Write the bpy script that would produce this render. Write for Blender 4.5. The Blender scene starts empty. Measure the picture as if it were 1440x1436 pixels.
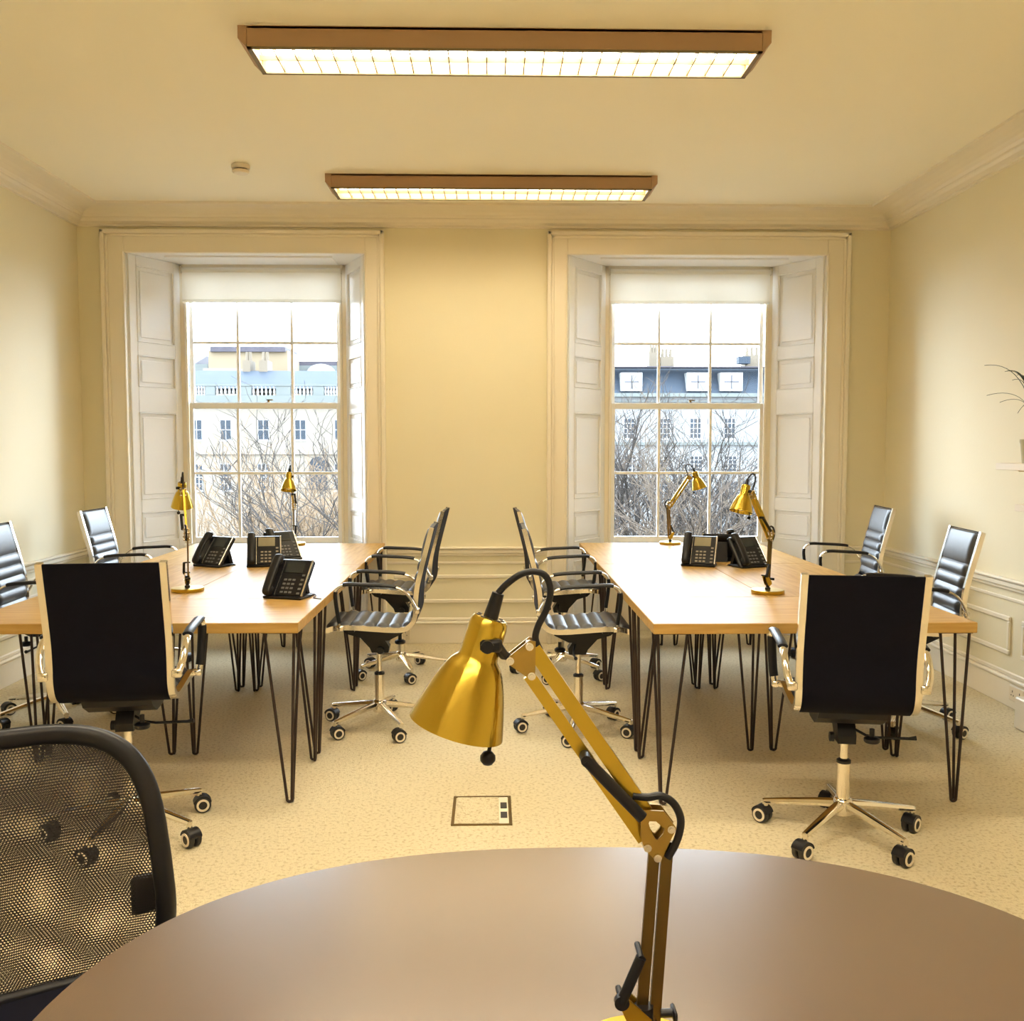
import bpy, math, random
from math import sin, cos, pi, radians as R, atan2, sqrt, tan
from mathutils import Vector as V, Matrix as M
S = bpy.context.scene
COL = S.collection

# ------------------------------------------------------------------ camera
FPX, CAMH, PITCH, YAW = 1350.0, 1.45, R(3.81), R(1.27)
cd = bpy.data.cameras.new('camera'); cam = bpy.data.objects.new('camera', cd); COL.objects.link(cam)
cam.location = (0, 0, CAMH); cam.rotation_euler = (pi/2 - PITCH, 0, -YAW)
cd.sensor_width = 36; cd.lens = 36*FPX/1440; cd.clip_start = .02; cd.clip_end = 500
S.camera = cam

def ray(px, py):
    x = (px-720)/FPX; u = -(py-718)/FPX
    d = (x, cos(PITCH)+u*sin(PITCH), -sin(PITCH)+u*cos(PITCH))
    return (d[0]*cos(YAW)+d[1]*sin(YAW), -d[0]*sin(YAW)+d[1]*cos(YAW), d[2])
def at(px, py, Y):
    d = ray(px, py); t = Y/d[1]
    return (d[0]*t, CAMH+d[2]*t)          # x, z on the plane y=Y

# ------------------------------------------------------------------ materials
MT = {}
def srgb(c):
    return tuple((v/12.92 if v <= .04045 else ((v+.055)/1.055)**2.4) for v in [q/255 for q in c])
def mat(name, col, rough=.5, metal=0, spec=.5, noise=None, bump=None, **kw):
    m = bpy.data.materials.new(name); m.use_nodes = True
    nt = m.node_tree; b = nt.nodes['Principled BSDF']
    b.inputs['Base Color'].default_value = (*col, 1)
    b.inputs['Roughness'].default_value = rough; b.inputs['Metallic'].default_value = metal
    b.inputs['Specular IOR Level'].default_value = spec
    for k, v in kw.items(): b.inputs[k.replace('_', ' ')].default_value = v
    tc = nt.nodes.new('ShaderNodeTexCoord')
    if noise:
        sc, col2, lo, hi, stretch = noise
        mp = nt.nodes.new('ShaderNodeMapping'); mp.inputs['Scale'].default_value = stretch
        nt.links.new(tc.outputs['Object'], mp.inputs[0])
        n = nt.nodes.new('ShaderNodeTexNoise'); n.inputs['Scale'].default_value = sc; n.inputs['Detail'].default_value = 4
        nt.links.new(mp.outputs[0], n.inputs[0])
        r = nt.nodes.new('ShaderNodeValToRGB')
        r.color_ramp.elements[0].position = lo; r.color_ramp.elements[0].color = (*col2, 1)
        r.color_ramp.elements[1].position = hi; r.color_ramp.elements[1].color = (*col, 1)
        nt.links.new(n.outputs[0], r.inputs[0]); nt.links.new(r.outputs[0], b.inputs['Base Color'])
    if bump:
        sc, st, stretch = bump
        mp = nt.nodes.new('ShaderNodeMapping'); mp.inputs['Scale'].default_value = stretch
        nt.links.new(tc.outputs['Object'], mp.inputs[0])
        n = nt.nodes.new('ShaderNodeTexNoise'); n.inputs['Scale'].default_value = sc; n.inputs['Detail'].default_value = 3
        nt.links.new(mp.outputs[0], n.inputs[0])
        bp = nt.nodes.new('ShaderNodeBump'); bp.inputs['Strength'].default_value = st; bp.inputs['Distance'].default_value = .01
        nt.links.new(n.outputs[0], bp.inputs['Height']); nt.links.new(bp.outputs[0], b.inputs['Normal'])
    MT[name] = m
    return m
def emis(name, col, st):
    m = bpy.data.materials.new(name); m.use_nodes = True; nt = m.node_tree
    b = nt.nodes['Principled BSDF']; b.inputs['Base Color'].default_value = (*col, 1)
    b.inputs['Emission Color'].default_value = (*col, 1); b.inputs['Emission Strength'].default_value = st
    MT[name] = m; return m
I3 = (1, 1, 1)
mat('wall', (.82, .765, .58), .7, noise=(1.2, (.80, .745, .56), .3, .7, I3), bump=(60, .05, I3))
mat('ceiling', (.93, .89, .76), .8, noise=(1.0, (.915, .875, .74), .3, .7, I3))
mat('trim', (.85, .79, .67), .4, bump=(40, .03, I3))
mat('shutter', (.87, .88, .90), .35, bump=(40, .03, I3))
mat('carpet', (.72, .635, .44), .95, noise=(70, (.52, .43, .27), .30, .5, I3), bump=(160, .7, I3), spec=.15)
mat('deskwood', (.54, .345, .115), .42, spec=.10, noise=(5, (.43, .255, .075), .3, .65, (1, 9, 9)), bump=(8, .04, (1, 12, 12)))
mat('iron', (.045, .03, .028), .35, .6)
mat('chrome', (.83, .78, .70), .12, 1)
mat('leather', (.020, .025, .038), .38, spec=.85, noise=(30, (.016, .018, .026), .3, .7, I3), bump=(250, .12, I3))
mat('blackback', (.005, .005, .011), .7, spec=.1, noise=(40, (.004, .004, .009), .3, .7, I3))
mat('blackplastic', (.008, .008, .012), .38, spec=.35, noise=(20, (.008, .008, .011), .3, .7, I3))
mat('wheelrubber', (.02, .018, .018), .5)
mat('brass', (.55, .38, .055), .28, 1)
mm = mat('brassshade', (.60, .42, .06), .22, 1, bump=(48, .16, (1, 1, .01)), Anisotropic=.9, Anisotropic_Rotation=.25)
tg = mm.node_tree.nodes.new('ShaderNodeTangent'); tg.direction_type = 'RADIAL'; tg.axis = 'Z'
mm.node_tree.links.new(tg.outputs[0], mm.node_tree.nodes['Principled BSDF'].inputs['Tangent'])
mat('brass_in_shade', (.42, .28, .08), .32, 1)  # lamp plates: brass with some shade put into its colour
mat('brassdark', (.20, .135, .05), .34, 1)  # on the lamp lower arms: dark room's reflection put into the brass colour
mat('tabledark', (.09, .052, .033), .24, spec=1.0, Coat_Weight=1.0, Coat_Roughness=.22, Coat_IOR=1.6, noise=(3, (.10, .062, .04), .3, .7, I3))
mat('tableedge', (.05, .035, .025), .4)
mat('housing', (.42, .27, .16), .5)
mat('louvre', (.20, .15, .08), .6)
mat('plastic_white', (.80, .72, .58), .4)
mat('socketslot', (.03, .025, .02), .6)
mat('silver', (.75, .72, .68), .25, 1)
mat('screen', (.35, .33, .24), .15, noise=(6, (.25, .22, .15), .3, .7, I3))
mat('screendark', (.02, .025, .03), .12)
mat('keys', (.34, .30, .24), .4)
mat('keysdark', (.16, .16, .17), .4)
mat('leaf', (.03, .05, .02), .5)
mat('pot', (.50, .45, .30), .6)
mat('soil', (.05, .03, .02), .9)
mat('stone', (.135, .118, .098), .9, noise=(.5, (.115, .10, .08), .3, .7, I3))
mat('stonegrey', (.075, .083, .080), .9, noise=(.6, (.062, .070, .068), .3, .7, I3))
mat('stonepale', (.135, .138, .14), .9, noise=(.4, (.115, .118, .122), .3, .7, I3))
mat('slate', (.020, .028, .040), .7, spec=.2, noise=(1.2, (.014, .021, .031), .3, .7, (1, 1, 6)))
mat('slategrey', (.04, .036, .045), .7, spec=.2, noise=(1, (.03, .027, .034), .3, .7, I3))
mat('chimneystone', (.085, .068, .048), .9, noise=(.6, (.07, .055, .038), .3, .7, I3))
mat('tan', (.125, .095, .06), .9, noise=(.4, (.11, .085, .052), .3, .7, I3))
mat('extglass', (.012, .018, .026), .3, spec=.15)
mat('extwhite', (.2, .2, .2), .6)
mat('bark', (.07, .055, .04), .9, spec=.1, noise=(3, (.04, .03, .025), .3, .7, I3))
mat('barkpale', (.15, .105, .065), .9, spec=.1, noise=(3, (.08, .055, .035), .3, .7, I3))
mat('barkdark', (.035, .03, .028), .9, spec=.1, noise=(3, (.02, .018, .016), .3, .7, I3))
mat('grass', (.12, .105, .07), .95, noise=(.5, (.08, .07, .045), .3, .7, I3))
emis('tube', (1, .89, .65), 10.5); emis('tube_dim', (1, .87, .60), 7.5); emis('tube_added', (1, .89, .68), 18.5)  # window-side light dimmed to spare the pier; added unseen lights run brightest

def glassmat():
    m = bpy.data.materials.new('glass'); m.use_nodes = True; nt = m.node_tree; nt.nodes.clear()
    o = nt.nodes.new('ShaderNodeOutputMaterial'); mx = nt.nodes.new('ShaderNodeMixShader')
    t = nt.nodes.new('ShaderNodeBsdfTransparent'); g = nt.nodes.new('ShaderNodeBsdfGlossy'); g.inputs['Roughness'].default_value = .02
    f = nt.nodes.new('ShaderNodeFresnel'); f.inputs['IOR'].default_value = 1.25
    t.inputs[0].default_value = (.97, .98, .98, 1)
    nt.links.new(f.outputs[0], mx.inputs[0]); nt.links.new(t.outputs[0], mx.inputs[1]); nt.links.new(g.outputs[0], mx.inputs[2])
    nt.links.new(mx.outputs[0], o.inputs[0]); MT['glass'] = m
glassmat()
def blindmat():
    m = bpy.data.materials.new('blind'); m.use_nodes = True; nt = m.node_tree; nt.nodes.clear()
    o = nt.nodes.new('ShaderNodeOutputMaterial'); mx = nt.nodes.new('ShaderNodeMixShader'); mx.inputs[0].default_value = .28
    d = nt.nodes.new('ShaderNodeBsdfDiffuse'); d.inputs[0].default_value = (.92, .91, .88, 1)
    t = nt.nodes.new('ShaderNodeBsdfTranslucent'); t.inputs[0].default_value = (.90, .89, .85, 1)
    nt.links.new(d.outputs[0], mx.inputs[1]); nt.links.new(t.outputs[0], mx.inputs[2]); nt.links.new(mx.outputs[0], o.inputs[0]); MT['blind'] = m
blindmat()
def meshmat():          # woven chair mesh: small open holes in a black web
    m = bpy.data.materials.new('chairmesh'); m.use_nodes = True; nt = m.node_tree; nt.nodes.clear()
    N = nt.nodes.new; L = nt.links.new
    o = N('ShaderNodeOutputMaterial'); mx = N('ShaderNodeMixShader'); t = N('ShaderNodeBsdfTransparent')
    b = N('ShaderNodeBsdfPrincipled'); b.inputs['Base Color'].default_value = (.012, .010, .012, 1); b.inputs['Roughness'].default_value = .5
    uv = N('ShaderNodeUVMap'); uv.uv_map = 'UVMap'; sp = N('ShaderNodeSeparateXYZ'); L(uv.outputs[0], sp.inputs[0])
    def math_(op, a, bb=None):
        n = N('ShaderNodeMath'); n.operation = op
        for i, q in enumerate((a, bb)):
            if q is None: continue
            if isinstance(q, (int, float)): n.inputs[i].default_value = q
            else: L(q, n.inputs[i])
        return n.outputs[0]
    row = math_('FLOOR', sp.outputs[1]); odd = math_('MULTIPLY', math_('MODULO', row, 2.0), .5)
    fx = math_('SUBTRACT', math_('FRACT', math_('ADD', sp.outputs[0], odd)), .5); fy = math_('SUBTRACT', math_('FRACT', sp.outputs[1]), .5)
    r = math_('SQRT', math_('ADD', math_('MULTIPLY', fx, fx), math_('MULTIPLY', fy, fy)))
    hole = math_('LESS_THAN', r, .40)
    L(hole, mx.inputs[0]); L(b.outputs[0], mx.inputs[1]); L(t.outputs[0], mx.inputs[2]); L(mx.outputs[0], o.inputs[0])
    MT['chairmesh'] = m
meshmat()

# ------------------------------------------------------------------ mesh builder
class MB:
    def __init__(s, T=None): s.v = []; s.f = []; s.T = T or M.Identity(4)
    def add(s, vs, fs, T=None):
        k = len(s.v); TT = s.T @ T if T is not None else s.T
        s.v += [tuple(TT @ V(p)) for p in vs]; s.f += [tuple(i+k for i in f) for f in fs]; return s
    def box(s, a, b, T=None, c=0):
        x0, y0, z0 = [min(a[i], b[i]) for i in range(3)]; x1, y1, z1 = [max(a[i], b[i]) for i in range(3)]
        if c <= 0:
            return s.add([(x0,y0,z0),(x1,y0,z0),(x1,y1,z0),(x0,y1,z0),(x0,y0,z1),(x1,y0,z1),(x1,y1,z1),(x0,y1,z1)],
                  [(0,3,2,1),(4,5,6,7),(0,1,5,4),(1,2,6,5),(2,3,7,6),(3,0,4,7)], T)
        c = min(c, (x1-x0)/2.01, (y1-y0)/2.01, (z1-z0)/2.01)
        vs = []; idx = {}
        for sx in (0,1):
            for sy in (0,1):
                for sz in (0,1):
                    p = [x1 if sx else x0, y1 if sy else y0, z1 if sz else z0]
                    for ax in range(3):     # vertex lying ON face ax
                        q = list(p)
                        for o in range(3):
                            if o != ax: q[o] += -c if (sx,sy,sz)[o] else c
                        idx[(sx,sy,sz,ax)] = len(vs); vs.append(tuple(q))
        fs = []
        for ax in range(3):
            o1, o2 = [o for o in range(3) if o != ax]
            for sd in (0,1):
                q = []
                for a_, b_ in ((0,0),(1,0),(1,1),(0,1)):
                    k = [0,0,0]; k[ax] = sd; k[o1] = a_; k[o2] = b_; q.append(idx[(*k, ax)])
                if (sd == 1) == (ax == 1): q = q[::-1]
                fs.append(tuple(q))
        for ax in range(3):     # edges along ax
            o1, o2 = [o for o in range(3) if o != ax]
            for a_ in (0,1):
                for b_ in (0,1):
                    k0 = [0,0,0]; k1 = [0,0,0]; k0[o1] = k1[o1] = a_; k0[o2] = k1[o2] = b_; k1[ax] = 1
                    fs.append((idx[(*k0,o1)], idx[(*k1,o1)], idx[(*k1,o2)], idx[(*k0,o2)]))
        for k in [(a_,b_,c_) for a_ in (0,1) for b_ in (0,1) for c_ in (0,1)]:
            fs.append((idx[(*k,0)], idx[(*k,1)], idx[(*k,2)]))
        return s.add(vs, fs, T)
    def cyl(s, a, b, r0, r1=None, n=16, T=None, cap=True):
        return s.tube([a, b], [r0, r0 if r1 is None else r1], n, T, cap)
    def tube(s, pts, r, n=10, T=None, cap=True, closed=False, flat=None):
        pts = [V(p) for p in pts]; m = len(pts)
        rs = r if isinstance(r, (list, tuple)) else [r]*m
        vs = []; fs = []; up = None
        for i, p in enumerate(pts):
            if closed: t = pts[(i+1) % m]-pts[i-1]
            else: t = (pts[min(i+1, m-1)]-pts[max(i-1, 0)])
            t.normalize()
            if up is None:
                up = V((0, 0, 1)) if abs(t.z) < .9 else V((0, 1, 0))
                if flat: up = V(flat)
            u = (up - t*up.dot(t))
            if u.length < 1e-5: u = t.orthogonal()
            u.normalize(); w = t.cross(u)
            if not flat: up = u
            ra, rb = (rs[i] if isinstance(rs[i], tuple) else (rs[i], rs[i]))
            for k in range(n):
                a = 2*pi*k/n + (pi/4 if n == 4 else 0)
                vs.append(p + u*cos(a)*ra + w*sin(a)*rb)
        for i in range(m-1 + (1 if closed else 0)):
            j = (i+1) % m
            for k in range(n):
                k2 = (k+1) % n; fs.append((i*n+k, i*n+k2, j*n+k2, j*n+k))
        if cap and not closed:
            fs.append(tuple(range(n))[::-1]); fs.append(tuple((m-1)*n+k for k in range(n)))
        return s.add(vs, fs, T)
    def lathe(s, prof, n=32, T=None, capa=True, capb=True):     # prof: (r, z)
        vs = []; fs = []
        for r, z in prof:
            for k in range(n):
                a = 2*pi*k/n; vs.append((r*cos(a), r*sin(a), z))
        for i in range(len(prof)-1):
            for k in range(n):
                k2 = (k+1) % n; fs.append((i*n+k, i*n+k2, (i+1)*n+k2, (i+1)*n+k))
        if capa: fs.append(tuple(range(n))[::-1])
        if capb: fs.append(tuple((len(prof)-1)*n+k for k in range(n)))
        return s.add(vs, fs, T)
    def prism(s, poly, a, b, ax='y', T=None, hole=None):
        n = len(poly)
        def P(q, t): return {'y': (q[0], t, q[1]), 'x': (t, q[0], q[1]), 'z': (q[0], q[1], t)}[ax]
        if hole is None:
            vs = [P(q, a) for q in poly]+[P(q, b) for q in poly]
            fs = [tuple(range(n)), tuple(range(n, 2*n))[::-1]]+[(i, i+n, (i+1) % n+n, (i+1) % n) for i in range(n)]
        else:
            vs = [P(q, a) for q in poly]+[P(q, b) for q in poly]+[P(q, a) for q in hole]+[P(q, b) for q in hole]; fs = []
            for i in range(n):
                j = (i+1) % n
                fs += [(i, j, j+2*n, i+2*n), (i+n, i+3*n, j+3*n, j+n), (i, i+n, j+n, j), (i+2*n, j+2*n, j+3*n, i+3*n)]
        return s.add(vs, fs, T)
    def data(s, name, m, smooth=None, fix=True):
        me = bpy.data.meshes.new(name); me.from_pydata(s.v, [], s.f)
        if fix:
            import bmesh
            bm = bmesh.new(); bm.from_mesh(me); bmesh.ops.recalc_face_normals(bm, faces=bm.faces); bm.to_mesh(me); bm.free()
        me.materials.append(MT[m])
        if smooth:
            me.shade_smooth(); me.set_sharp_from_angle(angle=R(smooth))
        return me
def obj(name, me, parent=None, loc=(0,0,0), rot=(0,0,0), **props):
    o = bpy.data.objects.new(name, me); COL.objects.link(o); o.location = loc; o.rotation_euler = rot
    if parent is not None: o.parent = parent
    for k, v in props.items(): o[k] = v
    return o
def struct(name, mb, m, parent=None, smooth=None, **kw):
    o = obj(name, mb.data(name, m, smooth), parent, **kw)
    if parent is None: o['kind'] = 'structure'
    return o
def thing(name, label, cat, loc=(0,0,0), rz=0, group=None):
    o = obj(name, None, None, loc, (0,0,rz), label=label, category=cat)
    if group: o['group'] = group
    o.empty_display_size = .1
    return o
def arc(c, r, a0, a1, n, f):
    return [f(c[0]+r*cos(R(a0+(a1-a0)*i/n)), c[1]+r*sin(R(a0+(a1-a0)*i/n))) for i in range(n+1)]
def spline(pts, n=8):
    P = [V(p) for p in pts]; P = [P[0]*2-P[1]]+P+[P[-1]*2-P[-2]]; out = []
    for i in range(1, len(P)-2):
        for k in range(n):
            t = k/n; a, b, c, d = P[i-1:i+3]
            out.append(.5*((2*b)+(c-a)*t+(2*a-5*b+4*c-d)*t*t+(3*b-a-3*c+d)*t**3))
    out.append(P[-2]); return out

# ------------------------------------------------------------------ room
XL, XR, YB, YR, H = -2.95, 2.91, 7.03, -2.4, 3.14
WT = .5
FLOOR = struct('floor', MB().box((XL-.3, YR-.3, -.2), (XR+.3, YB+WT, 0)), 'carpet')
struct('ceiling', MB().box((XL-.3, YR-.3, H), (XR+.3, YB+WT, H+.2)), 'ceiling')
struct('wall_left', MB().box((XL-.3, YR-.3, 0), (XL, YB+WT, H)), 'wall')
struct('wall_right', MB().box((XR, YR-.3, 0), (XR+.3, YB+WT, H)), 'wall')
struct('wall_front', MB().box((XL, YR-.3, 0), (XR, YR, H)), 'wall')
# windows: outer opening (at the wall face) and sash opening deeper in
ZT = 2.83
WIN = [dict(o=(-2.61, -.90), i=(-2.345, -1.125), a=(-2.77, -.762), mx=(-1.945, -1.53)),
       dict(o=(.555, 2.44), i=(.905, 2.155), a=(.41, 2.605), mx=(1.31, 1.712))]
YS = 7.46       # plane of the sash box front
wb = MB()
xs = [XL, WIN[0]['o'][0]-.0, WIN[0]['o'][1], WIN[1]['o'][0], WIN[1]['o'][1], XR]
wb.box((xs[0], YB, 0), (xs[1]-.06, YB+WT, H)); wb.box((xs[2]+.06, YB, 0), (xs[3]-.06, YB+WT, H)); wb.box((xs[4]+.06, YB, 0), (xs[5], YB+WT, H))
for k in (1, 3): wb.box((xs[k]-.06, YB, ZT+.05), (xs[k+1]+.06, YB+WT, H))
struct('wall_back', wb, 'wall')
ob = MB()
for k, w in enumerate(WIN):     # masonry below the windows
    ob.box((w['o'][0]-.06, YS+.02, 0), (w['o'][1]+.06, YB+WT, .66))
struct('wall_window_apron', ob, 'trim')

# cornice running round the room
prof = [(0, 3.015), (.018, 3.018), (.018, 3.032), (.05, 3.045), (.062, 3.062), (.07, 3.066), (.07, 3.074)]
prof += [(.07+.15*(1-cos(R(a))), 3.074+.048*sin(R(a))) for a in (20, 40, 60, 80, 90)]
prof += [(.235, 3.124), (.235, H), (0, H)]
cm = MB(); vs = []; fs = []; n = len(prof)
for p, z in prof:
    vs += [(XL+p, YR+p, z), (XR-p, YR+p, z), (XR-p, YB-p, z), (XL+p, YB-p, z)]
for i in range(n):
    j = (i+1) % n
    for k in range(4):
        k2 = (k+1) % 4; fs.append((i*4+k, i*4+k2, j*4+k2, j*4+k))
cm.add(vs, fs); struct('trim_1', cm, 'trim')

def moulding(mb, u0, u1, z0, z1, T, w=.028, d=.014):
    # picture-frame moulding on a plane: local x = along, local y = out of the wall (negative = into the room), z up
    for a, b in (((u0, 0, z0), (u1, -d, z0+w)), ((u0, 0, z1-w), (u1, -d, z1)), ((u0, 0, z0+w), (u0+w, -d, z1-w)), ((u1-w, 0, z0+w), (u1, -d, z1-w))):
        mb.box(a, b, T, c=.005)
def rails(mb, u0, u1, T):
    mb.box((u0, 0, .665), (u1, -.030, .700), T, c=.008); mb.box((u0, 0, .70), (u1, -.042, .716), T, c=.005); mb.box((u0, 0, .648), (u1, -.016, .668), T, c=.004)
    mb.box((u0, 0, .588), (u1, -.010, .608), T, c=.004)
def skirt(mb, u0, u1, T):
    mb.box((u0, 0, 0), (u1, -.022, .145), T, c=.004); mb.box((u0, 0, .145), (u1, -.032, .165), T, c=.006); mb.box((u0, 0, .165), (u1, -.014, .192), T, c=.006)
TBK = M.Translation((0, YB, 0))
TRT = M.Translation((XR, 0, 0)) @ M.Rotation(-pi/2, 4, 'Z')     # local x -> -Y, local -y -> -X
TLF = M.Translation((XL, 0, 0)) @ M.Rotation(pi/2, 4, 'Z')      # local x -> +Y, local -y -> +X
segs = [(XL, WIN[0]['a'][0]), (WIN[0]['a'][1], WIN[1]['a'][0]), (WIN[1]['a'][1], XR)]
m1 = MB(); sk = MB()
for a, b in segs:
    rails(m1, a, b, TBK); skirt(sk, a, b, TBK)
    if b-a > .5: moulding(m1, a+.05, b-.05, .30, .51, TBK)
struct('trim_2', m1, 'trim'); struct('baseboard_back', sk, 'trim')
m1 = MB(); rails(m1, -YB, -YR, TRT)
for a, b in ((-6.85, -5.25), (-5.13, -3.53), (-3.41, -1.81), (-1.69, .2)): moulding(m1, a, b, .283, .50, TRT)
struct('trim_3', m1, 'trim'); sk = MB(); skirt(sk, -YB, -YR, TRT); struct('baseboard_right', sk, 'trim')
m1 = MB(); rails(m1, YR, YB, TLF)
for a, b in ((5.25, 6.85), (3.53, 5.13), (1.81, 3.41), (-.2, 1.69)): moulding(m1, a, b, .283, .50, TLF)
struct('trim_4', m1, 'trim'); sk = MB(); skirt(sk, YR, YB, TLF); struct('baseboard_left', sk, 'trim')

# ---- windows
def build_window(k, w):
    root = obj('window_%d' % (k+1), None, None, ((w['i'][0]+w['i'][1])/2, YB, 0)); root['kind'] = 'structure'
    off = M.Translation((-root.location.x, -YB, 0))
    def part(name, mb, m, sm=None, par=root):
        mb.v = [tuple(off @ V(p)) for p in mb.v]; return obj(name, mb.data(name, m, sm), par)
    a0, a1 = w['a']; o0, o1 = w['o']; i0, i1 = w['i']; zA = 2.99
    ar = MB()
    for s, (x0, x1) in ((1, (a0, o0)), (-1, (a1, o1))):
        ar.box((x0, YB, 0), (x1, YB-.035, zA), c=.004)
        ar.box((x0, YB-.035, 0), (x0+s*.03, YB-.062, zA), c=.006); ar.box((x0+s*.03, YB-.035, 0), (x0+s*.05, YB-.048, zA-.03), c=.004)
        ar.box((x1, YB-.035, 0), (x1-s*.012, YB-.045, ZT+.012), c=.003)
    ar.box((o0, YB, ZT), (o1, YB-.035, zA), c=.004); ar.box((a0, YB-.035, zA-.03), (a1, YB-.062, zA), c=.006)
    ar.box((a0+.03, YB-.035, zA-.05), (a1-.03, YB-.048, zA-.03), c=.004)
    part('architrave', ar, 'trim')
    # splayed shutter linings with raised panels
    zs = [(.08, .60), (.74, .965), (1.06, 1.70), (1.885, 2.115), (2.21, 2.76)]
    for s, xo, xi in ((1, o0, i0-.03), (-1, o1, i1+.03)):
        L = sqrt((xi-xo)**2+(YS-YB)**2); ang = atan2(YS-YB, xi-xo)
        # local x along the lining from the room to the sash, local y: +/- out of it
        T = M.Translation((xo, YB, 0)) @ M.Rotation(ang, 4, 'Z')
        sg = -1 if s > 0 else 1         # side facing the opening
        sh = MB(); sh.box((0, 0, 0), (L, -sg*.02, ZT+.05), T)
        e0 = .012; e1 = L*.13; wd = L-.02
        # stiles and rails raised proud of the sunk panels
        u0, u1 = L*.16, L*.88
        sh.box((e0, 0, 0), (u0, sg*.014, ZT), T, c=.003); sh.box((u1, 0, 0), (L, sg*.014, ZT), T, c=.003)
        prev = 0
        for z0, z1 in zs+[(ZT, ZT)]:
            sh.box((u0, 0, prev), (u1, sg*.014, z0), T, c=.003); prev = z1
        for z0, z1 in zs:
            sh.box((u0+.035, 0, z0+.035), (u1-.035, sg*.009, z1-.035), T, c=.006)
            for q in (((u0, 0, z0), (u0+.008, sg*.018, z1)), ((u1-.008, 0, z0), (u1, sg*.018, z1)), ((u0, 0, z0), (u1, sg*.018, z0+.008)), ((u0, 0, z1-.008), (u1, sg*.018, z1))):
                sh.box(q[0], q[1], T, c=.003)
        o = part('shutter_panel', sh, 'shutter')
    sf = MB(); sf.prism([(o0-.03, YB), (o1+.03, YB), (i1+.05, YS+.02), (i0-.05, YS+.02)], ZT, ZT+.04, 'z')
    sf.prism([(o0+.25, YB+.08), (o1-.25, YB+.08), (i1-.03, YS-.08), (i0+.03, YS-.08)], ZT-.012, ZT, 'z')
    part('soffit', sf, 'shutter')
    # sash box, cill
    fr = MB(); y0, y1 = YS-.005, YB+WT
    fr.box((i0-.075, y0, .66), (i0+.012, y1, ZT+.03), c=.004); fr.box((i1-.012, y0, .66), (i1+.075, y1, ZT+.03), c=.004)
    fr.box((i0-.07, y0, ZT-.01), (i1+.07, y1, ZT+.03)); fr.box((i0+.012, y0-.012, .66), (i0+.03, y0+.012, ZT), c=.003); fr.box((i1-.03, y0-.012, .66), (i1-.012, y0+.012, ZT), c=.003)
    fr.box((i0, y0-.015, ZT-.03), (i1, y0+.012, ZT), c=.004)
    part('sash_box', fr, 'trim')
    part('window_sill', MB().box((i0-.02, YS-.06, .672), (i1+.02, y1+.06, .702), c=.006), 'shutter')
    def sash(name, y, z0, z1, zm, st, rb, rt, lip):
        x0, x1 = i0+.03, i1-.03; s = MB()
        s.box((x0, y, z0), (x0+st, y+.03, z1), c=.003); s.box((x1-st, y, z0), (x1, y+.03, z1), c=.003)
        s.box((x0+st, y, z0), (x1-st, y+.03, z0+rb), c=.003); s.box((x0+st, y, z1-rt), (x1-st, y+.03, z1), c=.003)
        for mx in w['mx']: s.box((mx-.0105, y+.002, z0+rb), (mx+.0105, y+.028, z1-rt), c=.004)
        s.box((x0+st, y+.003, zm-.0105), (x1-st, y+.027, zm+.0105), c=.004)
        so = part(name, s, 'shutter')
        part('pane', MB().box((x0+st-.003, y+.013, z0+rb-.003), (x1-st+.003, y+.016, z1-rt+.003)), 'glass', par=so)
    sash('lower_sash', YS+.003, .703, 1.785, 1.245, .03, .045, .045, 0)
    sash('upper_sash', YS+.036, 1.745, ZT-.02, 2.247, .03, .045, .05, 0)
    c = MB(); c.cyl((w['mx'][0]+.24, YS-.004, 1.79), (w['mx'][0]+.24, YS-.004, 1.805), .012, .008, 12); c.box((w['mx'][0]+.225, YS-.012, 1.803), (w['mx'][0]+.275, YS+.004, 1.812), c=.003)
    part('sash_catch', c, 'brassdark', 40)
    cdm = MB(); cdm.cyl((i0+.02, YS-.02, 1.0), (i0+.02, YS-.02, 2.7), .002, n=6); part('sash_cord', cdm, 'shutter')
    return root
for k, w in enumerate(WIN): build_window(k, w)

# ---- roller blinds
for k, w in enumerate(WIN):
    i0, i1 = w['i']; zb = 2.545
    t = thing('roller_blind', ['half-raised white roller blind in the window behind the left desks', 'half-raised white roller blind in the window behind the right desks'][k], 'blind', ((i0+i1)/2, YS-.045, zb))
    hw = (i1-i0)/2-.012; hh = ZT-.018-zb
    b = MB(); b.box((-hw, 0, .012), (hw, .0015, hh-.02)); obj('blind_fabric', b.data('blind_fabric', 'blind'), t)
    b = MB(); b.box((-hw, -.006, -.006), (hw, .008, .018), c=.004); obj('bottom_bar', b.data('bottom_bar', 'blind'), t)
    b = MB(); b.cyl((-hw, .010, hh-.028), (hw, .010, hh-.028), .020, n=16); obj('roller_tube', b.data('roller_tube', 'blind', 40), t)
    for s in (-1, 1): obj('bracket', MB().box((s*hw, -.012, hh-.055), (s*(hw+.008), .032, hh), c=.002).data('bracket', 'silver'), t)

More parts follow.
